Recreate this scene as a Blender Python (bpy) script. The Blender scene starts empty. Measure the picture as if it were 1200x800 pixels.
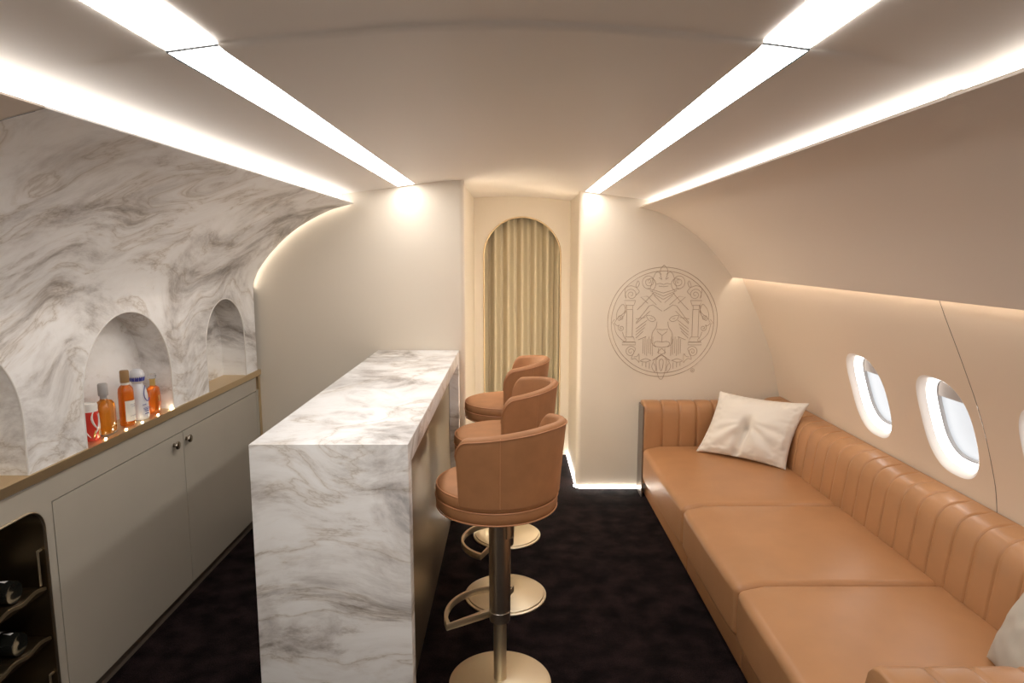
import bpy, bmesh, math, random
from mathutils import Vector, Matrix, noise
PI = math.pi; rad = math.radians
random.seed(7)
S = bpy.context.scene
COL = S.collection

# ------------------------------------------------------------------ camera, world, exposure
CAM_H = 1.65
cam_data = bpy.data.cameras.new('camera'); cam = bpy.data.objects.new('camera', cam_data); COL.objects.link(cam)
cam_data.sensor_width = 36.0; cam_data.lens = 36.0 * 770 / 1200
cam.location = (0, 0, CAM_H); cam.rotation_euler = (PI/2 - math.atan(104/770), 0, 0)
cam_data.clip_start = 0.02
S.camera = cam
S.view_settings.view_transform = 'Standard'; S.view_settings.look = 'None'
S.view_settings.gamma = 1.0; S.view_settings.use_curve_mapping = False
S.view_settings.exposure = 1.22
world = bpy.data.worlds.new('world'); S.world = world; world.use_nodes = True
world.node_tree.nodes['Background'].inputs[0].default_value = (0.75, 0.82, 0.9, 1)
world.node_tree.nodes['Background'].inputs[1].default_value = 0.05

LIGHT = dict(strip=6.6, cove=0.9, edge=2.2, reveal=6.0, floor=6.0, recess=21.0, ring=2.6, pane=0.315, ledge=20.0)
WARM = (1.0, 0.88, 0.74); SOFT = (1.0, 0.975, 0.945)

# ------------------------------------------------------------------ materials
def mat(name, col, rough=0.5, metal=0.0, spec=0.5, var=0.0, vscale=8.0, bump=0.0, bscale=200.0, trans=0.0, sheen=0.0, coat=0.0, aniso=0.0):
    m = bpy.data.materials.new(name); m.use_nodes = True
    nt = m.node_tree; b = nt.nodes['Principled BSDF']
    b.inputs['Base Color'].default_value = (*col, 1); b.inputs['Roughness'].default_value = rough
    b.inputs['Metallic'].default_value = metal; b.inputs['Specular IOR Level'].default_value = spec
    b.inputs['Transmission Weight'].default_value = trans; b.inputs['Coat Weight'].default_value = coat
    if sheen:
        b.inputs['Sheen Weight'].default_value = sheen; b.inputs['Sheen Roughness'].default_value = 0.4
        b.inputs['Sheen Tint'].default_value = (*[min(1, c*1.6) for c in col], 1)
    if aniso: b.inputs['Anisotropic'].default_value = aniso
    tc = nt.nodes.new('ShaderNodeTexCoord')
    if var:
        n = nt.nodes.new('ShaderNodeTexNoise'); n.inputs['Scale'].default_value = vscale; n.inputs['Detail'].default_value = 5
        nt.links.new(tc.outputs['Object'], n.inputs['Vector'])
        r = nt.nodes.new('ShaderNodeValToRGB'); nt.links.new(n.outputs['Fac'], r.inputs[0])
        r.color_ramp.elements[0].position = 0.3; r.color_ramp.elements[1].position = 0.7
        r.color_ramp.elements[0].color = (*[c*(1-var) for c in col], 1)
        r.color_ramp.elements[1].color = (*[min(1, c*(1+var)) for c in col], 1)
        nt.links.new(r.outputs[0], b.inputs['Base Color'])
    if bump:
        n = nt.nodes.new('ShaderNodeTexNoise'); n.inputs['Scale'].default_value = bscale; n.inputs['Detail'].default_value = 3
        nt.links.new(tc.outputs['Object'], n.inputs['Vector'])
        bp = nt.nodes.new('ShaderNodeBump'); bp.inputs['Strength'].default_value = bump; bp.inputs['Distance'].default_value = 0.002
        nt.links.new(n.outputs['Fac'], bp.inputs['Height']); nt.links.new(bp.outputs['Normal'], b.inputs['Normal'])
    return m

def emit(name, col, strength, base=0.8):
    m = bpy.data.materials.new(name); m.use_nodes = True
    b = m.node_tree.nodes['Principled BSDF']
    b.inputs['Base Color'].default_value = (0.8, 0.8, 0.8, 1)
    b.inputs['Emission Color'].default_value = (*col, 1); b.inputs['Emission Strength'].default_value = strength
    b.inputs['Base Color'].default_value = (base, base, base, 1)
    return m

def marble(name, seed=(0, 0, 0)):
    m = bpy.data.materials.new(name); m.use_nodes = True
    nt = m.node_tree; b = nt.nodes['Principled BSDF']; N = nt.nodes.new; L = nt.links.new
    tc = N('ShaderNodeTexCoord')
    off = N('ShaderNodeVectorMath'); off.operation = 'ADD'; off.inputs[1].default_value = seed
    L(tc.outputs['Object'], off.inputs[0])
    w = N('ShaderNodeTexNoise'); w.inputs['Scale'].default_value = 1.0; w.inputs['Detail'].default_value = 2.5; w.inputs['Roughness'].default_value = 0.5
    L(off.outputs[0], w.inputs['Vector'])
    ws = N('ShaderNodeVectorMath'); ws.operation = 'MULTIPLY_ADD'; ws.inputs[1].default_value = (0.9, 0.9, 0.9)
    L(w.outputs['Color'], ws.inputs[0]); L(off.outputs[0], ws.inputs[2])
    mp = N('ShaderNodeMapping'); mp.inputs['Rotation'].default_value = (rad(22), rad(-16), 0); mp.inputs['Scale'].default_value = (0.7, 0.8, 2.6)
    L(ws.outputs[0], mp.inputs['Vector'])
    def nz(scale, detail, rough, dist=0.0):
        n = N('ShaderNodeTexNoise'); n.inputs['Scale'].default_value = scale; n.inputs['Detail'].default_value = detail
        n.inputs['Roughness'].default_value = rough; n.inputs['Distortion'].default_value = dist
        L(mp.outputs[0], n.inputs['Vector']); return n
    def ramp(src, stops):
        r = N('ShaderNodeValToRGB'); L(src, r.inputs[0]); e = r.color_ramp.elements
        while len(e) < len(stops): e.new(0.5)
        for k, (p, c) in enumerate(stops): e[k].position = p; e[k].color = (*c, 1)
        return r
    a = ramp(nz(1.7, 12, 0.70, 0.1).outputs['Fac'], [(0.34, (0.42, 0.395, 0.38)), (0.42, (0.66, 0.635, 0.615)), (0.475, (0.81, 0.79, 0.77)), (0.52, (0.90, 0.885, 0.87)), (0.60, (0.95, 0.94, 0.93))])
    fine = ramp(nz(3.4, 12, 0.74, 0.1).outputs['Fac'], [(0.35, (0.58, 0.545, 0.515)), (0.41, (0.84, 0.815, 0.79)), (0.455, (0.985, 0.98, 0.975)), (0.6, (1, 1, 1))])
    vn = nz(1.3, 7, 0.6, 0.25)
    sub = N('ShaderNodeMath'); sub.operation = 'SUBTRACT'; sub.inputs[1].default_value = 0.5; L(vn.outputs['Fac'], sub.inputs[0])
    ab = N('ShaderNodeMath'); ab.operation = 'ABSOLUTE'; L(sub.outputs[0], ab.inputs[0])
    vein = ramp(ab.outputs[0], [(0.0, (0.70, 0.655, 0.60)), (0.006, (0.89, 0.865, 0.835)), (0.03, (1, 1, 1))])
    bl = N('ShaderNodeTexNoise'); bl.inputs['Scale'].default_value = 2.6; bl.inputs['Detail'].default_value = 8; bl.inputs['Roughness'].default_value = 0.62
    L(ws.outputs[0], bl.inputs['Vector'])
    blot = ramp(bl.outputs['Fac'], [(0.58, (1, 1, 1)), (0.66, (0.82, 0.80, 0.79)), (0.74, (0.42, 0.41, 0.41))])
    def mul(x, y):
        k = N('ShaderNodeMix'); k.data_type = 'RGBA'; k.blend_type = 'MULTIPLY'; k.inputs[0].default_value = 1
        L(x, k.inputs[6]); L(y, k.inputs[7]); return k.outputs[2]
    L(mul(mul(mul(a.outputs[0], fine.outputs[0]), vein.outputs[0]), blot.outputs[0]), b.inputs['Base Color'])
    b.inputs['Roughness'].default_value = 0.42; b.inputs['Specular IOR Level'].default_value = 0.35
    return m

def carpet_mat():
    m = bpy.data.materials.new('carpet'); m.use_nodes = True
    nt = m.node_tree; b = nt.nodes['Principled BSDF']; N = nt.nodes.new; L = nt.links.new
    tc = N('ShaderNodeTexCoord')
    n = N('ShaderNodeTexNoise'); n.inputs['Scale'].default_value = 210; n.inputs['Detail'].default_value = 4; L(tc.outputs['Object'], n.inputs['Vector'])
    n2 = N('ShaderNodeTexNoise'); n2.inputs['Scale'].default_value = 9; n2.inputs['Detail'].default_value = 7; L(tc.outputs['Object'], n2.inputs['Vector'])
    ad = N('ShaderNodeMath'); ad.operation = 'MULTIPLY'; L(n.outputs['Fac'], ad.inputs[0]); L(n2.outputs['Fac'], ad.inputs[1])
    r = N('ShaderNodeValToRGB'); L(ad.outputs[0], r.inputs[0]); e = r.color_ramp.elements
    e[0].position = 0.18; e[0].color = (0.0025, 0.0013, 0.0016, 1); e[1].position = 0.42; e[1].color = (0.032, 0.018, 0.0185, 1)
    L(r.outputs[0], b.inputs['Base Color']); b.inputs['Roughness'].default_value = 0.95; b.inputs['Specular IOR Level'].default_value = 0.1
    bp = N('ShaderNodeBump'); bp.inputs['Strength'].default_value = 1; bp.inputs['Distance'].default_value = 0.012
    L(ad.outputs[0], bp.inputs['Height']); L(bp.outputs[0], b.inputs['Normal'])
    return m

M = dict(
    ceiling=mat('ceiling_cream', (0.80, 0.74, 0.675), 0.5, bump=0.03, bscale=60),
    wall=mat('wall_cream', (0.74, 0.66, 0.55), 0.42, var=0.012, vscale=3),
    overhead=mat('overhead_cream', (0.74, 0.64, 0.545), 0.5),
    liner=mat('cabin_liner_cream', (0.74, 0.61, 0.48), 0.5),
    marble=marble('marble', (1.7, 2.4, 0.9)), marble_bar=marble('bar_marble', (3.1, 0.4, 0.75)),
    carpet=carpet_mat(),
    lacquer=mat('greige_lacquer', (0.46, 0.415, 0.345), 0.38, var=0.02, vscale=5),
    gap=mat('shadow_gap_dark', (0.10, 0.075, 0.055), 0.8),
    plinth=mat('plinth_brown', (0.16, 0.125, 0.095), 0.6),
    brass=mat('satin_brass', (0.76, 0.60, 0.38), 0.42, 1.0),
    champagne=mat('champagne_metal', (0.76, 0.66, 0.49), 0.42, 1.0, bump=0.02, bscale=300),
    column=mat('brushed_nickel', (0.62, 0.56, 0.47), 0.33, 1.0),
    bronze=mat('brushed_bronze', (0.36, 0.30, 0.22), 0.40, 1.0, bump=0.05, bscale=120),
    bronze_dark=mat('dark_bronze', (0.20, 0.145, 0.085), 0.4, 1.0),
    black=mat('joint_black', (0.008, 0.008, 0.008), 0.9),
    knob=mat('pewter_knob', (0.42, 0.37, 0.31), 0.25, 1.0),
    leather=mat('tan_leather', (0.43, 0.217, 0.098), 0.36, var=0.05, vscale=7, bump=0.14, bscale=330, spec=0.4),
    suede=mat('caramel_suede', (0.39, 0.176, 0.072), 0.6, var=0.08, vscale=16, bump=0.08, bscale=300, sheen=0.15),
    piping=mat('caramel_piping', (0.52, 0.24, 0.11), 0.5),
    steel=mat('dark_steel', (0.32, 0.28, 0.25), 0.35, 1.0),
    satin=mat('white_satin', (0.76, 0.71, 0.64), 0.36, sheen=0.3, bump=0.04, bscale=400),
    linen=mat('grey_linen', (0.46, 0.42, 0.36), 0.75, bump=0.2, bscale=500),
    curtain=mat('champagne_drape', (0.54, 0.465, 0.32), 0.5, sheen=0.25, bump=0.05, bscale=500),
    relief=mat('relief_gilt', (0.46, 0.35, 0.255), 0.3, 0.6),
    plastic=mat('window_white', (0.86, 0.84, 0.81), 0.35),
    seal=mat('window_seal_grey', (0.35, 0.34, 0.34), 0.5),
    shade=mat('window_shade_taupe', (0.22, 0.18, 0.15), 0.6),
    strip=emit('light_strip_diffuser', SOFT, LIGHT['strip']),
    cove=emit('cove_led', SOFT, LIGHT['cove']), edge=emit('edge_led', WARM, LIGHT['edge']), reveal=emit('reveal_led', WARM, LIGHT['reveal']),
    floor=emit('floor_led', (1, 0.95, 0.88), LIGHT['floor']), recess=emit('recess_led', (1.0, 0.86, 0.68), LIGHT['recess']),
    ring=emit('window_led', (1, 0.96, 0.92), LIGHT['ring']), pane=emit('window_daylight', (0.93, 0.96, 1.0), LIGHT['pane'], 0.03),
    ledge=emit('ledge_led', (1, 0.85, 0.6), LIGHT['ledge']),
    amber=mat('amber_spirit', (0.95, 0.36, 0.035), 0.06, trans=0.75, var=0.1, vscale=30),
    orange=mat('orange_spirit', (0.95, 0.24, 0.02), 0.06, trans=0.7, var=0.1, vscale=30),
    glass=mat('clear_glass', (0.95, 0.95, 0.95), 0.05, trans=0.9),
    frost=mat('frosted_white_glass', (0.85, 0.86, 0.9), 0.3, trans=0.25),
    paper=mat('paper_label', (0.80, 0.77, 0.71), 0.7), ink=mat('label_ink', (0.22, 0.20, 0.30), 0.7), blue=mat('label_blue', (0.06, 0.07, 0.35), 0.5),
    red=mat('can_red', (0.66, 0.045, 0.03), 0.35), white=mat('can_white', (0.80, 0.77, 0.73), 0.35), gold=mat('gold_label', (0.75, 0.55, 0.2), 0.35, 0.8),
    cork=mat('brown_stopper', (0.33, 0.19, 0.075), 0.5), greycap=mat('grey_stopper', (0.40, 0.38, 0.37), 0.5),
    wineglass=mat('dark_wine_glass', (0.012, 0.012, 0.01), 0.12, coat=0.5), foil=mat('wine_foil', (0.05, 0.04, 0.035), 0.35, 0.6),
)

# ------------------------------------------------------------------ mesh helpers
class MB:
    def __init__(s): s.v = []; s.f = []
    def add(s, v, f, T=None):
        o = len(s.v)
        s.v += [tuple(T @ Vector(p)) if T else tuple(p) for p in v]; s.f += [tuple(i+o for i in q) for q in f]; return s
    def grid(s, rows, closed_u=False, closed_v=False, cap=False):
        n = len(rows); m = len(rows[0]); o = len(s.v)
        for r in rows: s.v += [tuple(p) for p in r]
        for i in range(n if closed_v else n-1):
            for j in range(m if closed_u else m-1):
                a = o + i*m + j; b = o + i*m + (j+1) % m; c = o + ((i+1) % n)*m + (j+1) % m; d = o + ((i+1) % n)*m + j
                s.f.append((a, b, c, d))
        if cap:
            s.f.append(tuple(o + j for j in range(m))[::-1]); s.f.append(tuple(o + (n-1)*m + j for j in range(m)))
        return s
    def box(s, x0, x1, y0, y1, z0, z1, T=None):
        v = [(x0,y0,z0),(x1,y0,z0),(x1,y1,z0),(x0,y1,z0),(x0,y0,z1),(x1,y0,z1),(x1,y1,z1),(x0,y1,z1)]
        return s.add(v, [(0,3,2,1),(4,5,6,7),(0,1,5,4),(1,2,6,5),(2,3,7,6),(3,0,4,7)], T)
    def lathe(s, prof, n=48, T=None, arc=None):
        rows = []
        for (r, z) in prof:
            rows.append([(r*math.cos(2*PI*k/n), r*math.sin(2*PI*k/n), z) for k in range(n)])
        t = MB(); t.grid(rows, closed_u=True)
        if prof[0][0] > 1e-6: t.f.append(tuple(range(n))[::-1])
        if prof[-1][0] > 1e-6: t.f.append(tuple((len(prof)-1)*n + k for k in range(n)))
        return s.add(t.v, t.f, T)
    def tube(s, pts, r, n=8, closed=False):
        P = [Vector(p) for p in pts]; rows = []
        up = None
        for i, p in enumerate(P):
            a = P[i-1] if (i > 0 or closed) else p; b = P[(i+1) % len(P)] if (i < len(P)-1 or closed) else p
            d = (b-a).normalized()
            if up is None:
                up = Vector((0,0,1)) if abs(d.z) < 0.9 else Vector((1,0,0))
            x = d.cross(up).normalized(); up2 = x.cross(d).normalized(); up = up2
            rr = r[i] if isinstance(r, (list, tuple)) else r
            rows.append([p + x*rr*math.cos(2*PI*k/n) + up2*rr*math.sin(2*PI*k/n) for k in range(n)])
        return s.grid(rows, closed_u=True, closed_v=closed, cap=not closed)
    def ngon(s, pts): o = len(s.v); s.v += [tuple(p) for p in pts]; s.f.append(tuple(range(o, o+len(pts)))); return s
    def build(s, name, m, parent=None, smooth=40, weld=False):
        me = bpy.data.meshes.new(name); me.from_pydata(s.v, [], s.f)
        bm = bmesh.new(); bm.from_mesh(me)
        if weld: bmesh.ops.remove_doubles(bm, verts=bm.verts, dist=1e-5)
        bmesh.ops.recalc_face_normals(bm, faces=bm.faces)
        bm.to_mesh(me); bm.free()
        if smooth:
            me.shade_smooth(); me.set_sharp_from_angle(angle=rad(smooth))
        me.materials.append(M[m] if isinstance(m, str) else m)
        o = bpy.data.objects.new(name, me); COL.objects.link(o)
        if parent: o.parent = parent
        return o

def bevel(o, w, seg=3, ang=30):
    bm = bmesh.new(); bm.from_mesh(o.data)
    bmesh.ops.remove_doubles(bm, verts=bm.verts, dist=1e-6)
    es = [e for e in bm.edges if len(e.link_faces) == 2 and e.calc_face_angle(0) > rad(ang)]
    bmesh.ops.bevel(bm, geom=es, offset=w, segments=seg, profile=0.5, affect='EDGES', clamp_overlap=True)
    bmesh.ops.recalc_face_normals(bm, faces=bm.faces)
    bm.to_mesh(o.data); bm.free(); o.data.shade_smooth(); o.data.set_sharp_from_angle(angle=rad(35)); return o

def tag(o, label=None, cat=None, group=None, kind=None):
    if label: o['label'] = label
    if cat: o['category'] = cat
    if group: o['group'] = group
    if kind: o['kind'] = kind
    return o
def empty(name, loc=(0,0,0), rz=0, label=None, cat=None, group=None):
    o = bpy.data.objects.new(name, None); COL.objects.link(o); o.location = loc; o.rotation_euler = (0,0,rz); o.empty_display_size = 0.1
    return tag(o, label, cat, group)
def struct(o, label, cat): return tag(o, label, cat, kind='structure')
def children(o): return [c for c in bpy.data.objects if c.parent == o]
def copy_tree(o, parent=None):
    c = o.copy(); COL.objects.link(c)
    if parent: c.parent = parent
    for ch in children(o): copy_tree(ch, c)
    return c
def spline(pts, n=8):
    out = []; P = [Vector(p) for p in pts]
    for i in range(len(P)-1):
        p0 = P[max(i-1,0)]; p1 = P[i]; p2 = P[i+1]; p3 = P[min(i+2,len(P)-1)]
        for k in range(n):
            t = k/n
            out.append(0.5*((2*p1)+(p2-p0)*t+(2*p0-5*p1+4*p2-p3)*t*t+(3*p1-p0-3*p2+p3)*t**3))
    out.append(P[-1]); return [tuple(p) for p in out]
def sm(a, b, x): t = max(0, min(1, (x-a)/(b-a))); return t*t*(3-2*t)

def rbox(sx, sy, sz, r, n=4, inner=6, deform=None):
    """rounded box centred at the origin, r = corner radius, gridded for deforming"""
    def lines(h):
        rr = min(r, h*0.98)
        a = [-(h) + rr*(1-math.tan(PI/4*(1-k/n))) for k in range(n)]
        b = [-(h-rr) + 2*(h-rr)*k/inner for k in range(inner+1)]
        return a + b + [-q for q in reversed(a)]
    H = (sx/2, sy/2, sz/2); Ls = [lines(h) for h in H]; mb = MB()
    for ax in range(3):
        u, v = [(1,2),(2,0),(0,1)][ax]
        for sg in (-1, 1):
            rows = []
            for a in Ls[u]:
                row = []
                for b in Ls[v]:
                    p = [0,0,0]; p[ax] = sg*H[ax]; p[u] = a; p[v] = b
                    q = [max(-(h-min(r,h*.98)), min(h-min(r,h*.98), c)) for c, h in zip(p, H)]
                    d = Vector(p)-Vector(q)
                    w = Vector(q) + d.normalized()*min(r, min(H)*0.98) if d.length > 1e-9 else Vector(p)
                    row.append(tuple(deform(w)) if deform else tuple(w))
                rows.append(row)
            mb.grid(rows)
    return mb

def arch_pts(c, half, spring, n=28):
    return [(c - half*math.cos(PI*k/n), spring + half*math.sin(PI*k/n)) for k in range(n+1)]

def holed(rect, hole, f, rings=(0, .12, .3, .6, 1)):
    """quads between a hole loop (2-D points) and a rectangle (u0,u1,v0,v1), mapped to space by f(u,v)"""
    u0,u1,v0,v1 = rect; cu = sum(p[0] for p in hole)/len(hole); cv = sum(p[1] for p in hole)/len(hole)
    outer = []
    for (a,b) in hole:
        dx, dy = a-cu, b-cv
        ts = [(u1-cu)/dx if dx > 1e-9 else ((u0-cu)/dx if dx < -1e-9 else 1e9), (v1-cv)/dy if dy > 1e-9 else ((v0-cv)/dy if dy < -1e-9 else 1e9)]
        t = min(ts); outer.append([cu+dx*t, cv+dy*t])
    for cx_, cy_ in ((u0,v0),(u1,v0),(u1,v1),(u0,v1)):
        k = min(range(len(outer)), key=lambda i: (outer[i][0]-cx_)**2+(outer[i][1]-cy_)**2); outer[k] = [cx_, cy_]
    rows = [[f(a[0]+(b[0]-a[0])*t, a[1]+(b[1]-a[1])*t) for a, b in zip(hole, outer)] for t in rings]
    return MB().grid(rows, closed_u=True)

# ------------------------------------------------------------------ the setting
Y0 = -3.6; YL = 3.964; YR = 4.464; YB = 5.25; SEAM = 1.342
def cz(x):
    a = abs(x+0.03)
    pts = [(0,2.088),(.2,2.082),(.4,2.064),(.55,2.047),(.8,2.014),(1.05,1.985),(1.3,1.96)]
    for (p,q),(r_,s_) in zip(pts, pts[1:]):
        if a <= r_: return q+(s_-q)*(a-p)/(r_-p)
    return 1.96
STRIPS = [(-0.672,-0.570),(0.487,0.578)]
mb = MB()
for xa, xb in ((-1.02,-0.672),(-0.570,0.487),(0.578,0.96)):
    n = 24 if xb-xa > .5 else 10
    xs = [xa+(xb-xa)*k/n for k in range(n+1)]
    ys = [(Y0,.007),(SEAM-.03,.007),(SEAM-.012,.0065),(SEAM-.006,.005),(SEAM-.003,.003),(SEAM,0.0),(SEAM+.03,-.002),(SEAM+.3,0.0),(YB+.2,0.0)]
    mb.grid([[(x,y,cz(x)+d*(1-sm(.62,.85,abs(x+.03)))) for x in xs] for y,d in ys])
struct(mb.build('ceiling','ceiling',smooth=60), 'gently arched cream cabin ceiling with a cross seam', 'ceiling')
f = MB().box(-2.0, 2.2, Y0, YB+.3, -.03, 0).build('floor','carpet',smooth=0)
struct(f, 'black-brown plush carpet floor', 'floor')
b = MB().box(-2.2, 2.2, Y0-.05, Y0, 0, 2.3).build('wall_front','wall',smooth=0); struct(b, 'cream cabin wall behind the viewpoint', 'wall')

# left marble wall: flat with niches below, curving to the cove above
XW = -1.545; ZL = 0.945; ZC = 1.437
YM1 = 3.928
NICHES = [(1.716,.31,1.12),(2.627,.31,1.105),(3.525,.24,1.165)]
left_curve = spline([(-1.545,1.395),(-1.545,1.437),(-1.537,1.485),(-1.498,1.562),(-1.404,1.675),(-1.269,1.791),(-1.088,1.889),(-.935,1.934)],6)[6:]
lm = MB()
out = [(SEAM+.02,ZL)]
for c,h,sp in NICHES: out += [(c-h,ZL)] + arch_pts(c,h,sp) + [(c+h,ZL)]
out += [(YM1,ZL),(YM1,ZC),(SEAM+.02,ZC)]
lm.ngon([(XW,y,z) for y,z in out])
for c,h,sp in NICHES:
    ap = [(c-h,ZL-.01)] + arch_pts(c,h,sp) + [(c+h,ZL-.01)]
    D = .135
    # small eased edge then the lining and the back
    lm.grid([[(XW-d,y,z) for y,z in ap] for d in (0,.03,.09,D)])
    lm.ngon([(XW-D,y,z) for y,z in ap])
lip_l = left_curve + [(-.931,1.936),(-.934,1.941),(-1.0,1.944)]
lm.grid([[(x,y,z) for x,z in lip_l] for y in (SEAM+.02,2.2,3.1,YM1)])
struct(lm.build('wall_left','marble',smooth=35), 'veined white marble wall with three arched niches', 'wall')
# eased white edges round the niches
for i,(c,h,sp) in enumerate(NICHES):
    t = MB().tube([(XW-.001,y,z) for y,z in [(c-h,ZL)]+arch_pts(c,h,sp,40)+[(c+h,ZL)]], .0035, 6)
    struct(t.build('trim_%d'%(i+1),'white'), ['pale arched edge of the nearest wall niche','pale arched edge of the bottle niche','pale arched edge of the small far niche'][i], 'trim')
# nearer cream panel of the same side
nm = MB(); full_l = [(-1.545,.945)] + lip_l
nm.grid([[(x-.002,y,z+.001) for x,z in full_l] for y in (Y0,SEAM+.022)])
struct(nm.build('wall_left_panel','overhead',smooth=35), 'plain cream panel meeting the near end of the marble wall', 'wall')

# right overhead panel
right_curve = spline([(.854,1.949),(.998,1.91),(1.143,1.829),(1.29,1.718),(1.41,1.590),(1.49,1.484)],6)
om = MB(); lip_r = [(.94,1.962),(.862,1.959),(.854,1.953)] + right_curve + [(1.495,1.486),(1.498,1.494),(1.49,1.51)]
for ya,yb_,d in ((Y0,SEAM-.0015,.0),(SEAM,YR+.01,.0)):
    om.grid([[(x,y,z) for x,z in lip_r] for y in (ya,ya+.3,(ya+yb_)/2,yb_)])
om.grid([[(x+.006,y,z+.004) for x,z in lip_r] for y in (SEAM-.02,SEAM+.02)])
struct(om.build('trim_4','overhead',smooth=35), 'smooth beige overhead panel curving above the sofa', 'panel')

# right window wall
prof = spline([(1.515,1.62),(1.565,1.47),(1.665,1.25),(1.752,1.047),(1.815,.85),(1.85,.689),(1.872,.4),(1.88,0)],8)
sl = [0]
for p,q in zip(prof,prof[1:]): sl.append(sl[-1]+math.dist(p,q))
def wall_at(s):
    s = max(0,min(sl[-1]-1e-6,s))
    for k in range(len(sl)-1):
        if sl[k+1] >= s:
            t = (s-sl[k])/(sl[k+1]-sl[k]); a,b = prof[k],prof[k+1]
            return (a[0]+(b[0]-a[0])*t, a[1]+(b[1]-a[1])*t)
def wall_n(s):
    a = wall_at(s-.03); b = wall_at(s+.03); d = Vector((b[0]-a[0],0,b[1]-a[1])).normalized()
    return Vector((-d.z,0,d.x)) if -d.z > 0 else Vector((d.z,0,-d.x))   # outward (+x)
def s_of_z(z): return next(sl[k] for k in range(len(sl)) if prof[k][1] <= z)
SW = s_of_z(.955)
WINS = [(3.225,(2.925,YR+.01)),(2.630,(2.402,2.925)),(2.050,(1.73,2.398))]
HA,HB = .170,.219
def win_loop(c, k, n=64, sh=0.0):
    r = []
    for i in range(n):
        t = 2*PI*i/n; ct,st = math.cos(t),math.sin(t); e = 2/2.7
        r.append((c + k*HA*math.copysign(abs(ct)**e,ct), SW + k*HB*math.copysign(abs(st)**e,st)))
    return r
def on_wall(y, s, d=0.0):
    x,z = wall_at(s); n = wall_n(s); return (x+n.x*d, y, z+n.z*d)
wm = MB()
S1, S2 = SW-.30, SW+.30
ssamp = lambda a,b,n: [a+(b-a)*k/n for k in range(n+1)]
for c,(ya,yb_) in WINS:
    t = holed((ya,yb_,S1,S2), win_loop(c,1), lambda u,v: on_wall(u,v)); wm.add(t.v,t.f)
    for a,b in ((0,S1),(S2,sl[-1]-.001)):
        wm.grid([[on_wall(y,s) for s in ssamp(a,b,8)] for y in (ya,yb_)])
wm.grid([[on_wall(y,s) for s in ssamp(0,sl[-1]-.001,24)] for y in (Y0,1.73)])
struct(wm.build('wall_right','liner',smooth=50), 'curved cream cabin side wall with oval windows', 'wall')
bk = MB().grid([[on_wall(y,s,.0025) for s in ssamp(0,sl[-1]-.001,40)] for y in (2.394,2.406)]).build('trim_5','gap'); struct(bk,'fine dark seam between cabin wall panels','trim')
for i,(c,_) in enumerate(WINS):
    nm_ = ['farthest oval cabin window, near the white pillow','middle oval cabin window beside the wall seam','nearest oval cabin window cut by the right edge of the photo'][i]
    w = empty('window_%d'%(i+1), on_wall(c,SW,.03)); struct(w, nm_, 'window')
    o0 = Vector(w.location)
    def ringmb(ks, cc=c):
        return MB().grid([[tuple(Vector(on_wall(y,s,d))-o0) for y,s in win_loop(cc,k)] for d,k in ks], closed_u=True)
    ringmb([(0,1.0),(.001,.985),(.004,.96),(.009,.935),(.017,.905),(.028,.875)]).build('bezel','plastic',w)
    tag(ringmb([(.028,.875),(.045,.835),(.062,.79)]).build('light_ring','ring',w), 'glowing white ring light inside the window recess')
    ringmb([(.062,.79),(.068,.78),(.068,.765),(.078,.755)]).build('pane_seal','seal',w)
    ringmb([(.080,.78),(.080,.4),(.080,.001)]).build('pane','pane',w)
    # drawn-up shade: the top segment in front of the pane
    top = [(y,s) for y,s in win_loop(c,.76) if s < SW-HB*.76*.50]
    top.sort(key=lambda p: p[0])
    sh = MB()
    rows = []
    for d in (.066,.074):
        rows.append([tuple(Vector(on_wall(y,s,d))-o0) for y,s in top] + [tuple(Vector(on_wall(y,SW-HB*.76*.50 ,d))-o0) for y,s in reversed(top)])
    sh.grid(rows, closed_u=True, cap=True); sh.build('shade','shade',w,smooth=0)

# back partitions
def plan_wall(pts, z0, z1):
    return MB().grid([[(x,y,z) for x,y in pts] for z in (z0,z1)])
def arcp(cx,cy,r,a0,a1,n=10): return [(cx+r*math.cos(rad(a0+(a1-a0)*k/n)), cy+r*math.sin(rad(a0+(a1-a0)*k/n))) for k in range(n+1)]
pl = [(-1.75,YL)] + arcp(-.315,YL+.03,.03,-90,0) + [(-.285,YL+.05),(-.300,YL+.051),(-.300,YB+.01)]
struct(plan_wall(pl,0,2.1).build('wall_back_left','wall'), 'plain cream partition behind the far end of the marble bar', 'wall')
pr = [(2.1,YR)] + list(reversed(arcp(.485,YR+.035,.035,180,270))) + [(.45,YR+.06),(.462,YR+.061),(.462,YB+.01)]
struct(plan_wall(pr,0,2.1).build('wall_back_right','wall'), 'cream partition carrying the round crest beside the doorway', 'wall')
AC,AH,AS = .081,.305,1.622
aw = MB(); ol = [(-.32,0),(AC-AH,0)] + arch_pts(AC,AH,AS,48) + [(AC+AH,0),(.48,0),(.48,2.12),(-.32,2.12)]
aw.ngon([(x,YB,z) for x,z in ol]); ap = [(AC-AH,0)] + arch_pts(AC,AH,AS,48) + [(AC+AH,0)]
aw.grid([[(x,y,z) for x,z in ap] for y in (YB,YB+.05)])
struct(aw.build('wall_back','wall',smooth=35), 'cream end wall with the arched doorway', 'wall')
at_ = MB().tube([(x,YB-.002,z) for x,z in ap], .006, 8)
struct(at_.build('trim_6','brass'), 'thin brass edging of the arched doorway', 'trim')

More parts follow.
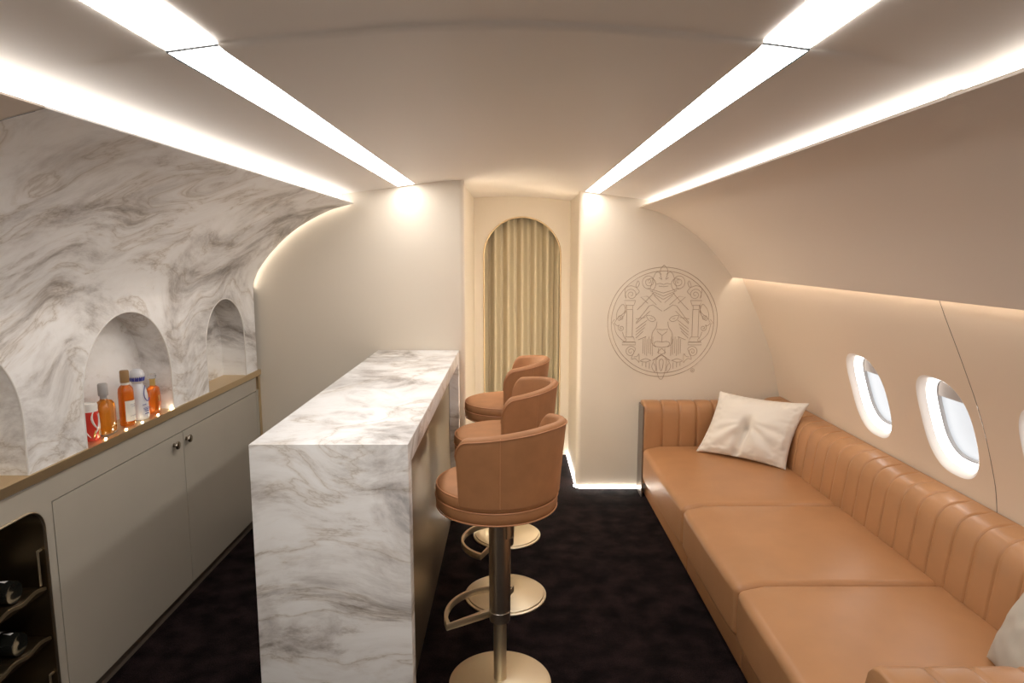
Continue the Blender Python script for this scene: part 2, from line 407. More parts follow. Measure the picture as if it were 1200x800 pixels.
# ------------------------------------------------------------------ lighting fittings
def strip(xa, xb, label):
    yend = (YL if xa < 0 else YR)-.03
    t = empty('ceiling_light_strip', ((xa+xb)/2, (Y0+yend)/2, cz((xa+xb)/2)+.02), 0, label, 'light', 'flush ceiling light strips')
    o = Vector(t.location)
    for ya,yb_ in ((Y0,SEAM-.0015),(SEAM+.0015,yend)):
        d = .0026 if ya < 0 else 0.0
        MB().grid([[tuple(Vector((x,y,cz(x)+.001+d*(1-sm(.62,.85,abs(x+.03)))))-o) for x in (xa+.001,(xa+xb)/2,xb-.001)] for y in (ya,yb_)]).build('diffuser','strip',t,smooth=0)
    mb = MB()
    mb.box(xa-.004,xb+.004,Y0,yend,.030,.05); mb.box(xa-.004,xa-.001,Y0,yend,.018,.03); mb.box(xb+.001,xb+.004,Y0,yend,.018,.03)
    mb.v = [(x-o.x, y-o.y, z+cz((xa+xb)/2)+.004-o.z) for x,y,z in mb.v]
    mb.build('housing','plastic',t,smooth=0)
    xm = (xa+xb)/2
    MB().grid([[tuple(Vector((x,SEAM+.0005,cz(x)+q))-o) for x in (xa,xm,xb)] for q in (-.0006,.0045)]).build('joint','black',t,smooth=0)
    MB().grid([[tuple(Vector((x,y,cz(x)+.0005))-o) for x in (xa,xm,xb)] for y in (yend,yend+.032)]).build('end_cap','ceiling',t,smooth=0)
strip(*STRIPS[0], 'long flush ceiling light strip above the marble bar')
strip(*STRIPS[1], 'long flush ceiling light strip above the carpet aisle on the sofa side')
cl = MB().grid([[(x,y,z) for x,z in ((-1.005,2.0),(-1.0,1.946),(-.96,1.9445))] for y in (Y0,YM1+.03)]).build('cove_light','cove',smooth=0)
tag(cl,'cove light running along the top edge of the marble wall','light','cove lights')
cr = MB().grid([[(x,y,z) for x,z in ((.945,2.02),(.94,1.9635),(.90,1.9618))] for y in (Y0,YR)]).build('cove_light','cove',smooth=0)
tag(cr,'cove light running along the top edge of the beige overhead panel','light','cove lights')
# hidden led behind the end of the marble curve, washing the partition
lc = [(x-.012,z+.004) if z < 1.6 else (x-.006,z+.012) for x,z in left_curve]
el = MB().grid([[(x,y,z) for x,z in lc[:-1]] for y in (YM1+.002,YL-.006)]).build('edge_light','edge',smooth=40)
tag(el,'thin light line tracing the curved end of the marble wall','light')
rl = MB().box(1.508,1.522,Y0+.1,YR-.01,1.512,1.522).build('reveal_light','reveal',smooth=0)
tag(rl,'hidden light line under the lower edge of the overhead panel','light')
fp = [(.885,YR-.008),(.497,YR-.008)] + list(reversed(arcp(.485,YR+.035,.043,180,262)))
fp += [(.452,YR+.06),(.452,YB-.01)]
fl = MB().tube([(x,y,.010) for x,y in fp], .0065, 8).build('floor_light_line','floor')
tag(fl,'glowing light line along the foot of the crest partition','light')
fp2 = [(-.80,YL-.008)] + arcp(-.315,YL+.03,.038,-88,0) + [(-.290,YL+.06),(-.290,YB-.01)]
fl2 = MB().tube([(x,y,.010) for x,y in fp2], .0065, 8).build('floor_light_line','floor')
tag(fl2,'light line along the foot of the partition behind the bar stools','light')
for x,lab in ((.4595,'hidden upright light line on the crest side of the doorway recess'),(-.2975,'hidden upright light line on the bar side of the doorway recess')):
    y = YR+.075 if x > 0 else YL+.065
    v = MB().box(x-.0025,x+.0025,y,y+.02,.05,1.93).build('recess_light','recess',smooth=0); tag(v,lab,'light','upright recess lights')

# ------------------------------------------------------------------ curtain
rows = []
for k in range(241):
    u = k/240; x = -.30+.76*u
    row = []
    for j in range(13):
        z = .012+1.97*j/12; w = 1-.18*(j/12)
        ph = u*2*PI*7.5 + .9*math.sin(u*7)+.12*math.sin(z*1.3+u*9)
        y = YB+.11 + w*(.036*math.sin(ph)+.013*math.sin(2*ph+1+2*u))
        row.append((x+.008*math.sin(ph*1+1.5)*w, y, z))
    rows.append(row)
cu = MB().grid(rows).build('curtain','curtain',smooth=80)
cu.modifiers.new('thickness','SOLIDIFY').thickness = .003
tag(cu,'floor-length champagne curtain hanging in pleats inside the arched doorway','curtain')

# ------------------------------------------------------------------ crest on the partition
def crest():
    root = empty('wall_crest', (1.027,YR,1.178), 0, 'large round line-relief crest of a lion face and scrolls on the cream partition', 'emblem')
    K = .375/345
    def line(mb, pts, r=.0017, closed=False, mir=True):
        for sgn in ((1,-1) if mir else (1,)):
            mb.tube([(sgn*p[0]*K, -.0004, (410-p[1])*K) for p in pts], r, 5, closed)
    ring = MB()
    for R in (345,322): line(ring, [(R*math.cos(t*PI/48), 410+R*math.sin(t*PI/48)) for t in range(96)], .0020, True, False)
    ring.build('ring','relief',root)
    sc = MB()
    def spiral(c, r, turns=2.1, a0=0, d=1, tail=None):
        n = int(26*turns); pts = []
        for k in range(n+1):
            t = k/n; a = rad(a0)+d*2*PI*turns*t; q = r*(1-t*.9)
            pts.append((c[0]+q*math.cos(a), c[1]+q*math.sin(a)))
        if tail: pts = spline(tail+[pts[0]],5)[:-1]+pts
        line(sc, pts)
    spiral((92,155),46,2.1,100,-1,[(15,110),(40,95),(60,118)])
    spiral((92,155),60,.55,110,1)
    spiral((200,235),40,2.0,40,-1,[(150,165),(165,190),(205,180),(240,200)])
    line(sc, spline([(150,165),(160,150),(172,185),(150,215),(172,240)],5))
    spiral((195,595),36,2.0,-150,1,[(140,665),(165,640),(190,640)])
    line(sc, spline([(140,665),(142,610),(155,625),(175,628)],5))
    spiral((262,382),20,1.6,60,-1,[(300,410),(280,380),(240,345),(232,300),(240,360)])
    spiral((258,445),22,1.6,-60,1,[(300,415),(285,430)])
    line(sc, spline([(305,412),(288,480),(240,528),(225,520),(240,500),(250,470)],5))
    line(sc, spline([(290,390),(285,340),(250,295),(232,340),(240,352)],5))
    line(sc, [(300,390),(318,412),(300,430),(282,412),(300,390)])
    sc.build('scrollwork','relief',root)
    for side in (1,-1):
        co = MB()
        for pts in ([(172,272),(242,272),(232,302),(182,302),(172,272)], [(188,302),(190,328),(226,328),(228,302)], [(188,328),(188,500)], [(226,328),(226,500)],
                    [(180,502),(230,502),(246,532),(168,532),(180,502)], [(166,536),(250,536),(250,552),(166,552),(166,536)]):
            co.tube([(side*p[0]*K, -.0004, (410-p[1])*K) for p in pts], .0017, 5)
        co.build('column','relief',root)
    li = MB()
    line(li, [(5,338),(62,300),(85,305),(166,412)]); line(li, [(80,338),(165,418)]); line(li, [(108,378),(168,388)],.0016)
    for k in range(5): line(li, [(95+8*k,395+26*k*.9),(165,450+22*k*.9)] if k < 4 else [(100,500),(150,520)], .0018)
    for k in range(4): line(li, [(0 if k else 10,285-20*k),(60+12*k,238-14*k)], .0018)
    line(li, [(40,300),(100,245),(140,250),(95,290)]); line(li, [(60,225),(130,300),(160,330)],.0018)
    line(li, spline([(42,392),(62,372),(100,366),(86,396),(60,404),(42,392)],5)); line(li, [(62,386),(80,384)])
    line(li, [(0,456),(36,452),(26,472),(0,492)]); line(li, [(0,492),(0,532)],.002,False,False)
    line(li, spline([(0,534),(30,530),(48,540),(40,560),(0,568)],5)); line(li, spline([(34,405),(40,440),(62,478),(64,540),(36,566)],5))
    for k in range(6): line(li, [(58+12*k,500+14*(k%2)),(58+12*k,622-8*(k%3))], .0016)
    line(li, [(20,575),(20,610)],.0016); line(li, [(0,612),(56,652),(20,640)]); line(li,[(0,575),(26,600),(0,612)],.0016)
    li.build('lion_face','relief',root)
    pe = MB()
    line(pe, spline([(0,618),(30,640),(30,690),(22,735),(10,768),(0,772)],5)); line(pe, spline([(45,655),(60,690),(40,725),(34,700),(46,670)],5))
    line(pe, spline([(0,640),(12,655),(8,700),(0,720)],5)); line(pe, spline([(65,652),(100,640),(132,655),(100,662),(65,652)],5))
    for k in range(3): line(pe, [(75+22*k,664),(75+22*k,704-9*k)],.0018)
    pe.build('pendant','relief',root); pe = MB()
    line(pe, spline([(0,52),(20,75),(22,110),(12,140),(30,128)],5)); line(pe, [(0,172),(22,165),(45,170)],.0016); line(pe,[(0,186),(30,182)],.0016)
    pe.build('finial','relief',root)
    mk = MB()
    c = (200,715)
    line(mk, [(c[0]+12*math.cos(t*PI/8), c[1]+12*math.sin(t*PI/8)) for t in range(16)], .0013, True, False)
    line(mk, [(c[0]-4,c[1]+6),(c[0]-4,c[1]-6),(c[0]+3,c[1]-6),(c[0]+4,c[1]-1),(c[0]-4,c[1]),(c[0]+5,c[1]+6)], .001, False, False)
    tag(mk.build('registered_mark','relief',root),'tiny circled letter mark below the crest')
crest()

# ------------------------------------------------------------------ bar cabinet along the marble wall
CX = -1.548
cab = empty('bar_cabinet', (CX,2.7,0), 0, 'low greige cabinet with two doors and a wine niche under the marble wall', 'cabinet')
def cb(mb, name, m, par=cab, **k):
    o = Vector(cab.location); mb.v = [tuple(Vector(p)-o) for p in mb.v]; return mb.build(name, m, par, **k)
def rrect(u0,u1,v0,v1,r,n=8):
    p = []
    for (cu,cv,a) in ((u1-r,v0+r,-90),(u1-r,v1-r,0),(u0+r,v1-r,90),(u0+r,v0+r,180)):
        p += [(cu+r*math.cos(rad(a+90*k/n)), cv+r*math.sin(rad(a+90*k/n))) for k in range(n+1)]
    return p
OP = rrect(1.30,2.072,.10,.824,.075)
body = MB(); t = holed((1.2,2.116,.062,.905), OP, lambda u,v: (CX,u,v), rings=(0,1)); body.add(t.v,t.f)
body.box(CX-.02,CX,2.116,3.905,.822,.905); body.box(CX-.02,CX,3.899,3.932,.062,.824)
body.box(CX-.03,CX-.02,2.09,3.93,.062,.90); body.box(CX-.42,CX,Y0+.2,1.2,.062,.905)
cb(body,'carcass','lacquer',smooth=0)
cb(MB().box(CX-.0195,CX-.012,2.117,3.898,.063,.8215),'door_gap','gap',smooth=0)
def door(y0,y1,ky):
    n = 6; r = .02
    pts = rrect(y0,y1,.066,.818,.008)
    mb = MB().grid([[(x,y,z) for y,z in pts] for x in (CX-.018,CX)],closed_u=True,cap=True)
    d = cb(mb,'door','lacquer',smooth=0)
    T = Matrix.Translation((CX,ky,.777)) @ Matrix.Rotation(PI/2,4,'Y')
    k = MB().lathe([(.010,-.001),(.010,.003),(.005,.005),(.005,.012),(.016,.015),(.019,.020),(.017,.025),(.010,.027),(.0,.0275)],24,T)
    cb(k,'knob','knob',d)
door(2.121,3.0025,2.915); door(3.0075,3.894,3.030)
cb(MB().box(CX-.05,CX-.022,Y0+.2,3.93,0,.062),'plinth','plinth',smooth=0)
cb(MB().box(CX-.03,CX+.004,3.933,3.960,0,.905),'end_post','brass',smooth=0)
ln = MB().grid([[(x,y,z) for y,z in OP] for x in (CX+.001,CX-.02,CX-.36)],closed_u=True)
ln.ngon([(CX-.36,y,z) for y,z in OP]); tag(cb(ln,'niche_lining','bronze_dark',smooth=50),'bronze metal lining of the wine niche')
fr = MB().tube([(CX+.001,y,z) for y,z in OP],.005,6,True); cb(fr,'niche_edge','bronze')
for z in (.551,.374):
    s_ = MB(); xs = CX-.01
    rows = []
    for k in range(49):
        y = 1.302+.766*k/48; dz = -.010*(.5+.5*math.cos(2*PI*(y-1.965)/.115))
        rows.append([(xs,y,z+dz),(xs-.33,y,z+dz),(xs-.33,y,z-.022),(xs,y,z-.022)])
    s_.grid(rows,closed_u=True,cap=True); sh_ = cb(s_,'bottle_shelf','bronze_dark',smooth=50); tag(sh_,'bronze shelf with scalloped bottle cradles')
    lp = MB(); lp.grid([[(xs+.001,p[0][1],p[0][2]+.001) for p in rows],[(xs+.001,p[0][1],p[0][2]-.009) for p in rows]]); lp.grid([[(xs+.001,p[0][1],p[0][2]+.001) for p in rows],[(xs-.006,p[0][1],p[0][2]+.001) for p in rows]]); cb(lp,'front_lip','brass',sh_)
for z0,z1 in ((.553,.672),(.105,.231)):
    r_ = MB().tube([(CX-.018,2.056,z0),(CX-.018,2.056,z1)],.004,8); r_.tube([(CX-.018,2.056,z1),(CX-.018,2.072,z1)],.005,8); cb(r_,'peg_rod','champagne')
# brass ledge with the niche floors
lg = MB()
lg.box(-1.555,-1.537,Y0+.2,3.962,.9115,.944); lg.box(-1.72,-1.555,1.2,3.93,.925,.9445)
lgo = lg.build('brass_ledge','brass',smooth=0); tag(lgo,'long satin brass ledge capping the cabinet under the marble wall','ledge')

# wine bottles lying in the niche
def wine_bottle():
    r = empty('wine_bottle',(0,0,0)); X = Matrix.Rotation(PI/2,4,'Y')
    MB().lathe([(.0,.004),(.025,.002),(.034,.0),(.0365,.006),(.037,.02),(.037,.18),(.033,.205),(.018,.232),(.0145,.25),(.014,.285),(.0155,.288),(.0155,.298),(.0,.299)],28,X).build('glass','wineglass',r)
    MB().lathe([(.0150,.244),(.0147,.26),(.0146,.284),(.0162,.287),(.0162,.2995),(0,.3)],24,X).build('foil_cap','foil',r)
    lb = MB(); lb.grid([[(x, .0375*math.sin(a), .0375*math.cos(a)) for a in [rad(-70+140*k/12) for k in range(13)]] for x in (.06,.15)]); tag(lb.build('label','paper',r),'pale paper label')
    mk = MB(); mk.ngon([(.02,-.005,.0376),(.05,.004,.0377),(.02,.010,.0372)]); mk.build('mark','white',r)
    return r
wb = wine_bottle(); spots = [(1.965,.551),(1.85,.551),(1.965,.374),(1.85,.374),(1.965,.109)]
wl = ['dark wine bottle lying on the upper brass shelf nearest the cabinet door','dark wine bottle second from the cabinet door on the upper brass shelf',
      'dark wine bottle lying on the lower brass shelf nearest the cabinet door','dark wine bottle second from the cabinet door on the lower brass shelf','dark wine bottle lying on the floor of the wine niche']
wbs = [wb]+[copy_tree(wb) for _ in range(4)]
for o,(y,z),lb in zip(wbs,spots,wl):
    o.rotation_euler = (0,0,PI); o.location = (CX-.035,y,z-.010+.0375 if z > .2 else .10+.0375); tag(o,lb,'bottle','wine bottles in the cabinet niche')

# ------------------------------------------------------------------ spirits in the middle niche
ZB = .945
def bt(name,x,y,rz,label):
    return empty(name,(x,y,ZB),rz,label,'bottle' if 'bottle' in name else 'can','drinks in the marble niche')
def sq_rows(prof, n=40, e=4.0):
    rows = []
    for (a,b_,z) in prof:
        row = []
        for k in range(n):
            t = 2*PI*k/n; c,s_ = math.cos(t),math.sin(t)
            row.append((a*math.copysign(abs(c)**(2/e),c), b_*math.copysign(abs(s_)**(2/e),s_), z))
        rows.append(row)
    return MB().grid(rows,closed_u=True,cap=True)
# red and white can
c = bt('drink_can',-1.600,2.425,rad(20),'red and white printed drinks can at the near end of the niche')
MB().lathe([(0,.003),(.024,.001),(.026,.0),(.031,.010),(.031,.112)],32).build('body','red',c)
MB().lathe([(.031,.112),(.030,.118),(.0305,.135),(.028,.142),(.025,.143),(.024,.139),(0,.139)],32).build('top','white',c)
sw = MB()
for k in range(7):
    a0 = rad(-75+28*k); z0 = .015+.012*(k%3)
    pts = []
    for j in range(9):
        t = j/8; a = a0+.75*math.sin(t*2.4)*(1 if k%2 else -1); pts.append((.0312*math.cos(a),.0312*math.sin(a),z0+.075*t))
    sw.tube(pts,[.0012+.003*math.sin(PI*j/8) for j in range(9)],5)
sw.build('swirl_print','white',c)
g2 = MB()
for k in range(4):
    a0 = rad(-60+40*k); g2.tube([(.0313*math.cos(a0+.3*t),.0313*math.sin(a0+.3*t),.012+.03*t) for t in (0,.5,1)],[.001,.004,.001],5)
g2.build('gold_print','gold',c)
# square amber bottle, grey stopper
c = bt('spirit_bottle',-1.600,2.520,rad(12),'squat shouldered amber bottle with a tall grey stopper')
sq_rows([(.026,.046,0),(.030,.050,.004),(.031,.051,.02),(.031,.051,.098),(.029,.047,.115),(.022,.036,.128),(.012,.014,.135),(.011,.0115,.140)],44,3.4).build('glass','amber',c)
MB().lathe([(.0125,.139),(.0125,.150),(.0165,.151),(.0175,.156),(.0175,.195),(.015,.199),(0,.2)],28).build('stopper','greycap',c)
sq_rows([(.0325,.0525,0),(.0325,.0525,.006)],44,3.4).build('foot','glass',c)
lb = MB(); lb.grid([[(.0318,y,z) for y in (-.026,.026)] for z in (.030,.034)]); lb.build('embossing','gold',c)
# round-shouldered bottle with white label, brown stopper
c = bt('spirit_bottle',-1.588,2.648,rad(-8),'slim amber bottle with a brown stopper and a white label')
MB().lathe([(0,.004),(.026,.0),(.0285,.004),(.029,.012),(.029,.138),(.027,.154),(.019,.165),(.0145,.170),(.0135,.182)],36).build('glass','orange',c)
MB().lathe([(.0165,.178),(.017,.182),(.017,.224),(.015,.228),(0,.2285)],28).build('stopper','cork',c)
MB().lathe([(.0150,.166),(.0158,.172),(.0158,.179)],28).build('neck_band','paper',c)
lb = MB(); lb.grid([[(.0297*math.cos(a),.0297*math.sin(a),z) for a in [rad(-62+135*k/16) for k in range(17)]] for z in (.020,.105)]); l_ = lb.build('label','paper',c)
for z,a0,a1 in ((.088,-25,40),(.080,-15,30),(.042,-30,45)):
    MB().tube([(.0300*math.cos(rad(a0+(a1-a0)*j/18)),.0300*math.sin(rad(a0+(a1-a0)*j/18)),z+.0011*math.sin(j*2.3)) for j in range(19)],.0006,4).build('script_line','ink',l_)
# white bottle with blue crown
c = bt('spirit_bottle',-1.595,2.748,rad(-4),'tall white frosted bottle with a blue crown band and rounded cap')
sq_rows([(.030,.032,0),(.033,.036,.004),(.034,.037,.012),(.033,.0355,.10),(.028,.030,.13),(.018,.021,.150),(.0155,.0175,.158)],44,2.6).build('glass','frost',c)
MB().lathe([(.0165,.152),(.024,.160),(.0285,.176),(.029,.186)],32).build('collar','white',c)
MB().lathe([(.029,.186),(.029,.196),(.024,.209),(.013,.216),(0,.218)],32).build('cap','frost',c)
cr_ = MB()
for k in range(12):
    a = 2*PI*k/12; w = PI/13
    def cp(aa,z,r): return (r*math.cos(aa),r*math.sin(aa),z)
    cr_.ngon([cp(a-w,.166,.0275),cp(a+w,.166,.0275),cp(a+w,.180,.0300),cp(a+w*.5,.186,.0302),cp(a,.179,.0300),cp(a-w*.5,.186,.0302),cp(a-w,.180,.0300)])
cr_.build('crown_band','blue',c,smooth=0)
pr_ = MB()
pr_.tube(spline([(.030,.004,.145),(.033,-.008,.125),(.035,-.012,.100),(.035,0,.082),(.035,.014,.078),(.035,.022,.090)],6),.0017,5)
for k,(z,a,b_) in enumerate([(.050,-.022,.022),(.044,-.018,.018),(.036,-.012,.014),(.026,-.014,.010),(.066,-.026,-.004)]):
    pr_.tube([(.0355-2*(a+(b_-a)*j/12)**2,a+(b_-a)*j/12,z+.0018*math.sin(j*2.1+k)) for j in range(13)],.0010,4)
pr_.build('swirl_print','blue',c)
# flat round orange bottle
c = bt('spirit_bottle',-1.600,2.872,rad(6),'flat round-bodied orange bottle with a clear faceted stopper')
rows = []
for k in range(18):
    t = k/17; z = .004+.118*t; a = .052*math.sin(PI*(.22+.66*t))**.55
    if t > .88: a = .052*math.sin(PI*(.22+.66*.88))**.55*(1-(t-.88)/.12)+.012*((t-.88)/.12)
    rows.append([(min(.024,a*.55+.002)*math.cos(2*PI*j/36), a*math.sin(2*PI*j/36), z) for j in range(36)])
MB().grid([[(p[0]*.9,p[1]*.9,0) for p in rows[0]]]+rows,closed_u=True,cap=True).build('glass','orange',c)
MB().lathe([(.0118,.120),(.0112,.128),(.0112,.146),(.0135,.147),(.0135,.151)],28).build('neck','gold',c)
MB().lathe([(.010,.150),(.016,.153),(.018,.160),(.018,.169),(.014,.173),(0,.1735)],10).build('stopper','glass',c,smooth=0)
md = sq_rows([(.0035,.011,.050),(.0035,.011,.076)],30,2.4); md.v = [(x+.0205,y,z) for x,y,z in md.v]; md.build('medallion','gold',c)
# tiny ledge lights
for k,y in enumerate((2.44,2.575,2.69,2.815,2.925)):
    o = MB().lathe([(.0042,0),(.0042,.002),(.003,.0035),(0,.004)],16,Matrix.Translation((-1.553,y,.9446))).build('ledge_light','ledge')
    tag(o,['tiny ledge light in front of the red can','tiny ledge light by the squat amber bottle','tiny ledge light by the white-labelled bottle','tiny ledge light between the white and orange bottles','tiny ledge light beside the flat orange bottle'][k],'light','ledge lights in the marble niche')

# ------------------------------------------------------------------ marble bar
bar = empty('bar_counter',(-.568,2.965,0),0,'long white marble waterfall bar counter with bronze side panel','counter')
o = Vector(bar.location)
def lb_(mb,name,m,w=.002):
    mb.v = [tuple(Vector(p)-o) for p in mb.v]; x = mb.build(name,m,bar,smooth=0); return bevel(x,w,2)
def slab(pts): return MB().grid([[(x,y,z) for y,z in pts] for x in (-.815,-.322)],closed_u=True,cap=True)
lb_(slab([(1.970,1.062),(2.035,.990),(3.895,.990),(3.960,1.062)]),'worktop','marble_bar',.0012)
lb_(slab([(1.970,0),(2.035,0),(2.035,.9898),(1.970,1.0617)]),'end_panel','marble_bar',.0012)
lb_(slab([(3.960,0),(3.895,0),(3.895,.9898),(3.960,1.0617)]),'end_panel','marble_bar',.0012)
tag(lb_(MB().box(-.79,-.378,2.036,3.894,0,.9895),'core','bronze',.001),'brushed bronze side panel')

# ------------------------------------------------------------------ bar stools
def stool():
    r = empty('bar_stool',(0,0,0))
    MB().lathe([(.0,.0),(.192,.0),(.197,.002),(.197,.008),(.193,.0105),(.186,.011),(.184,.016),(.180,.018),(.045,.019),(.030,.024),(.0,.024)],72).build('base_plate','champagne',r,smooth=30)
    MB().lathe([(.0248,.018),(.0248,.275)],32).build('inner_column','champagne',r)
    MB().lathe([(.025,.262),(.039,.264),(.0395,.268),(.0395,.300),(.0415,.301),(.0415,.304),(.0405,.305),(.0405,.722)],40).build('sleeve','column',r,smooth=30)
    # lever behind the sleeve
    MB().box(.036,.046,-.010,.010,.60,.70).build('lever','column',r,smooth=0)
    # footrest: sector loop, front = -x
    R = .212; path = [(R*math.cos(rad(180-64+128*k/30)), R*math.sin(rad(180-64+128*k/30))) for k in range(31)]
    cen = (-.012,0)
    full = path + [(cen[0]-.02,-.012)] + [(cen[0]-.02,.012)]
    inner = [((p[0]-cen[0])*.93+cen[0]-.004, (p[1])*.91) for p in path] + [(cen[0]-.040,-.010),(cen[0]-.040,.010)]
    lo,hi = .266,.294
    fm = MB().grid([[(x,y,lo) for x,y in full],[(x,y,hi) for x,y in full],[(x,y,hi) for x,y in inner],[(x,y,lo) for x,y in inner]],closed_u=True,closed_v=True)
    fo = fm.build('footrest','champagne',r,smooth=0); bevel(fo,.0025,2,40)
    MB().lathe([(0,.716),(.10,.716),(.205,.722),(.218,.727),(.223,.734),(.2255,.745),(.2265,.765),(.224,.771),(.20,.772),(0,.772)],72).build('seat_base','suede',r,smooth=50)
    st = MB().lathe([(0,.770),(.215,.770),(.2235,.773),(.2265,.780),(.2265,.800),(.2225,.811),(.212,.819),(.19,.824),(.12,.829),(0,.831)],72).build('seat','suede',r,smooth=60)
    for z,rr in ((.771,.2265),(.812,.2225)):
        MB().tube([(rr*math.cos(2*PI*k/64),rr*math.sin(2*PI*k/64),z) for k in range(64)],.0028,6,True).build('piping','piping',st)
    MB().tube([(.223*math.cos(2*PI*k/64),.223*math.sin(2*PI*k/64),.7275) for k in range(64)],.0028,6,True).build('piping','piping',r)
    # curved backrest wrapping the rear (+x)
    TM = rad(85); nth = 72; rows = []; edge = []
    def top(u):
        u = abs(u); z = 1.066-.038*u**1.5
        if u > .84: q = (u-.84)/.16; z -= .10*(1-math.sqrt(max(0,1-q*q)))
        return z
    for k in range(nth+1):
        u = -1+2*k/nth; u = math.copysign(1-(1-abs(u))**1.25,u); th = u*TM; zt = top(u); zb = .790
        ht = .034*math.sqrt(max(.02,1-max(0,(abs(u)-.95)/.05)**2))/2
        loop = []
        def Rm(z): return .198+.028*((z-.768)/.31)**1.2 if z > .768 else .198
        nz_ = 10
        for j in range(nz_+1):
            z = zb+(zt-.016-zb)*j/nz_; loop.append((Rm(z)+ht*2,z))
        for j in range(1,6):
            a = PI*j/6; loop.append((Rm(zt-.016)+ht+ht*math.cos(a), zt-.016+.016*math.sin(a)))
        for j in range(nz_+1):
            z = zt-.016-(zt-.016-zb)*j/nz_; loop.append((Rm(z),z))
        rows.append([(q*math.cos(th),q*math.sin(th),z) for q,z in loop])
        edge.append(((Rm(zt)+ht*2+.0005)*math.cos(th),(Rm(zt)+ht*2+.0005)*math.sin(th),zt-.014))
    bo = MB().grid(rows,closed_u=True,cap=True).build('backrest','suede',r,smooth=60)
    MB().tube(edge,.0022,6).build('piping','piping',bo)
    for a in (-45,45):
        MB().tube([((.2322+.028*(max(0,z-.768)/.31)**1.2)*math.cos(rad(a)),(.2322+.028*(max(0,z-.768)/.31)**1.2)*math.sin(rad(a)),z) for z in [.792+.25*k/12 for k in range(13)]],.0016,5).build('seam','piping',bo)
    for ch in children(r):
        if ch.name.split('.')[0] in ('seat','seat_base','piping','backrest'): ch.location.x = -.014
    return r
s0 = stool()
SP = [((-.046,2.344,0),rad(-41),'nearest caramel suede bar stool, turned with its back to the viewer'),
      ((-.031,3.003,0),rad(-6),'middle caramel suede bar stool, between the nearest and the far stool'),
      ((-.030,3.686,0),rad(-6),'farthest caramel suede bar stool, in front of the curtained doorway')]
for k,(p,rz,lab) in enumerate(SP):
    q = s0 if k == 0 else copy_tree(s0)
    q.location = p; q.rotation_euler = (0,0,rz); tag(q,lab,'stool','bar stools along the marble bar')

# ------------------------------------------------------------------ sofa
sofa = empty('sofa',(1.35,2.95,0),0,'long tan leather sofa with ribbed back under the cabin windows','sofa')
so = Vector(sofa.location)
def sf(mb,name,m,par=sofa,**k):
    mb.v = [tuple(Vector(p)-so) for p in mb.v]; return mb.build(name,m,par,**k)
XF = .882; XB = 1.66; ZS = .362; YA = 4.29; YN = 1.535
cuts = [(YA,3.243),(3.243,2.428),(2.428,YN)]
for ya,yb_ in ((4.40,3.244),(3.242,2.429),(2.427,1.40)): bevel(sf(MB().box(.912,1.80,yb_,ya,0,.135),'base_panel','leather',smooth=0),.006,3)
for ya,yb_ in cuts:
    L = ya-yb_-.004; W = XB+.03-XF; Hh = .235
    def df(p, L=L, W=W):
        p = p.copy(); ux = p.x/(W/2); uy = p.y/(L/2)
        if p.z > 0:
            p.z += .006*(1-ux**4)*(1-uy**8)
            p.z -= .018*sm(-.70,-1.0,ux)
        if p.x < 0: p.x += .010*(1-abs(uy)**6)*-1
        return p
    mb = rbox(W,L,Hh,.03,5,10,df)
    mb.v = [(x+(XF+XB+.03)/2, y+(ya+yb_)/2, z+.135+Hh/2-.006) for x,y,z in mb.v]
    sf(mb,'seat_cushion','leather',smooth=60,weld=True)
PITCH = .1145
def rib(t):   # distance to the nearest seam -> inset
    d = abs((t/PITCH+.5)%1-.5)*PITCH
    return .0060*math.exp(-(d/.004)**2) + .0018*(1-math.sqrt(max(0,1-((PITCH/2-d)/(PITCH/2))**2)))
def dense(a,b):
    r = []; t = a
    while t < b-1e-6:
        k = round(t/PITCH)*PITCH; d = abs(t-k); r.append(t); t += .003 if d < .014 else .010
    return r+[b]
bp = spline([(1.672,.20),(1.668,.34),(1.672,.42),(1.682,.50),(1.690,.56),(1.700,.605),(1.722,.640),(1.755,.660),(1.80,.668),(1.846,.670)],5) + [(1.846,.20)]
bc = (1.79,.40)
rows = []
for y in dense(YN-.10,YA+.14):
    w = rib(y-2.055); row = []
    for (x,z) in bp:
        if x > 1.84: row.append((x,y,z)); continue
        d = Vector((x-1.80,z-.45)); d.normalize()
        fade = sm(1.84,1.80,x) if z > .6 else 1
        row.append((x-d.x*w*fade, y, z-d.y*w*fade))
    rows.append(row)
sf(MB().grid(rows,closed_u=True,cap=True),'backrest','leather',smooth=50)
def arm(y0,y1,sgn,name='armrest'):
    """ribbed arm across the sofa; sgn = side (y direction) that faces the seat"""
    yi = y1 if sgn > 0 else y0; yo = y0 if sgn > 0 else y1; wd = abs(y1-y0)
    pf = [(yi,.10),(yi,.33),(yi-sgn*.002,.50),(yi-sgn*.006,.575),(yi-sgn*.016,.610),(yi-sgn*.034,.630),(yi-sgn*.06,.640),(yi-sgn*wd*.62,.642),(yo+sgn*.014,.636),(yo+sgn*.003,.618),(yo,.59),(yo,.10)]
    rows = []
    cy = (y0+y1)/2
    xs = dense(.90,1.70)
    for x in [ .888,.8895,.894]+[q for q in xs if q > .90]:
        e = {.888:.010,.8895:.006,.894:.002}.get(x,0)
        w = rib(x-.8985)*(2.0 if x > .93 else 0)+e; row = []
        for (y,z) in pf:
            d = Vector((y-cy,max(0,z-.45)*1.6)); d.normalize(); row.append((x, y-d.x*w, z-d.y*w))
        rows.append(row)
    return sf(MB().grid([[(x,y,z+(.010 if z>.5 else 0)) for x,y,z in r_] for r_ in rows],closed_u=True,cap=True),name,'leather',smooth=50)
arm(YA+.002,YR-.012,-1)
arm(YN-.17,YN-.002,1)
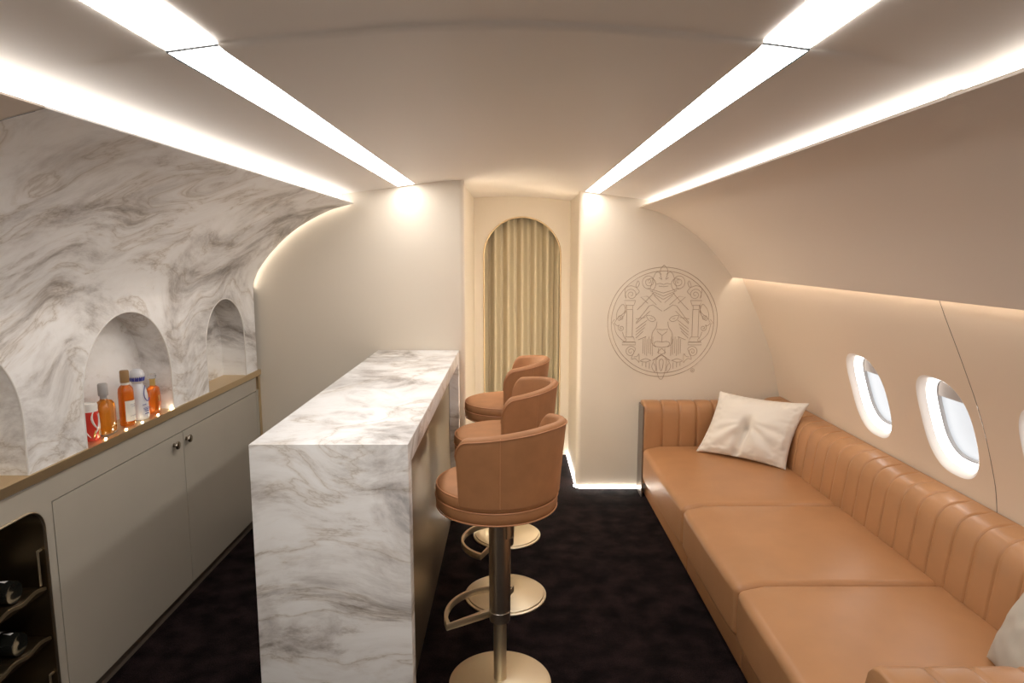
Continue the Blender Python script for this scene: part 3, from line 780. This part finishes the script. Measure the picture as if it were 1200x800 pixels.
e1 = sf(MB().box(.879,.8875,YA+.010,YR-.010,.0,.625),'end_plate','steel',smooth=0); tag(e1,'dark metal plate closing the far arm')
e2 = sf(MB().box(.879,.8875,YN-.155,YN-.030,.0,.56),'end_plate','steel',smooth=0); tag(e2,'dark metal plate closing the near arm')

# ------------------------------------------------------------------ cushions
def pillow(name, A, B, C, D, T, m, label, dent=0.0, seed=0.0, lift=0.0):
    """A,B bottom corners, C,D top corners (above A and B)"""
    A,B,C,D = map(Vector,(A,B,C,D)); cen = (A+B+C+D)/4
    nrm = (B-A).cross(C-A).normalized()
    n = 56; mb = MB()
    for sg in (1,-1):
        rows = []
        for i in range(n+1):
            u = -1+2*i/n; u = math.sin(u*PI/2)*.5+u*.5; row = []
            for j in range(n+1):
                v = -1+2*j/n; v = math.sin(v*PI/2)*.5+v*.5
                uu = u*(1-.085*(1-v*v)*abs(u)); vv = v*(1-.085*(1-u*u)*abs(v))
                p = (A*(1-uu)*(1-vv)+B*(1+uu)*(1-vv)+C*(1-uu)*(1+vv)+D*(1+uu)*(1+vv))/4
                h = T*(max(0,1-u*u)**.52)*(max(0,1-v*v)**.52)
                h *= 1-.12*math.exp(-((u*u+v*v)/.3))
                if sg > 0 and dent:
                    # vertical crease below the middle with folds fanning from it
                    h -= dent*math.exp(-((u+.05-.05*v)/.10)**2)*sm(.45,-.15,v)*max(0,1-v*v)**.4
                    a = math.atan2(v-.15,u+.03); rr = math.hypot(u+.03,v-.15)
                    h += .0075*math.sin(a*11+seed)*sm(.1,.35,rr)*sm(1.0,.6,max(abs(u),abs(v)))*sm(.3,-.3,v)
                ed = max(abs(u),abs(v)); h += .006*sm(.55,.9,ed)*sm(1.0,.93,ed)*(1.5 if dent else .2)*noise.noise(Vector((u*9+seed,v*9,sg)))
                h += .007*noise.noise(Vector((u*3+seed,v*3,sg*2)))*(1-ed**4)
                q = p+nrm*sg*max(0,h)
                row.append(tuple(q-cen))
            rows.append(row)
        mb.grid(rows)
    o = mb.build(name,m,None,smooth=80,weld=True); o.location = cen
    return tag(o,label,'cushion')
pillow('throw_pillow',(1.195,4.13,.375),(1.630,3.775,.368),(1.365,4.230,.750),(1.768,3.822,.762),.085,'satin','white satin cushion propped in the far corner of the sofa',.07,1.0)
pillow('throw_pillow',(1.515,1.945,.372),(1.43,1.60,.372),(1.640,1.940,.645),(1.59,1.60,.66),.07,'linen','grey linen cushion beside the near arm of the sofa',0,4.0)
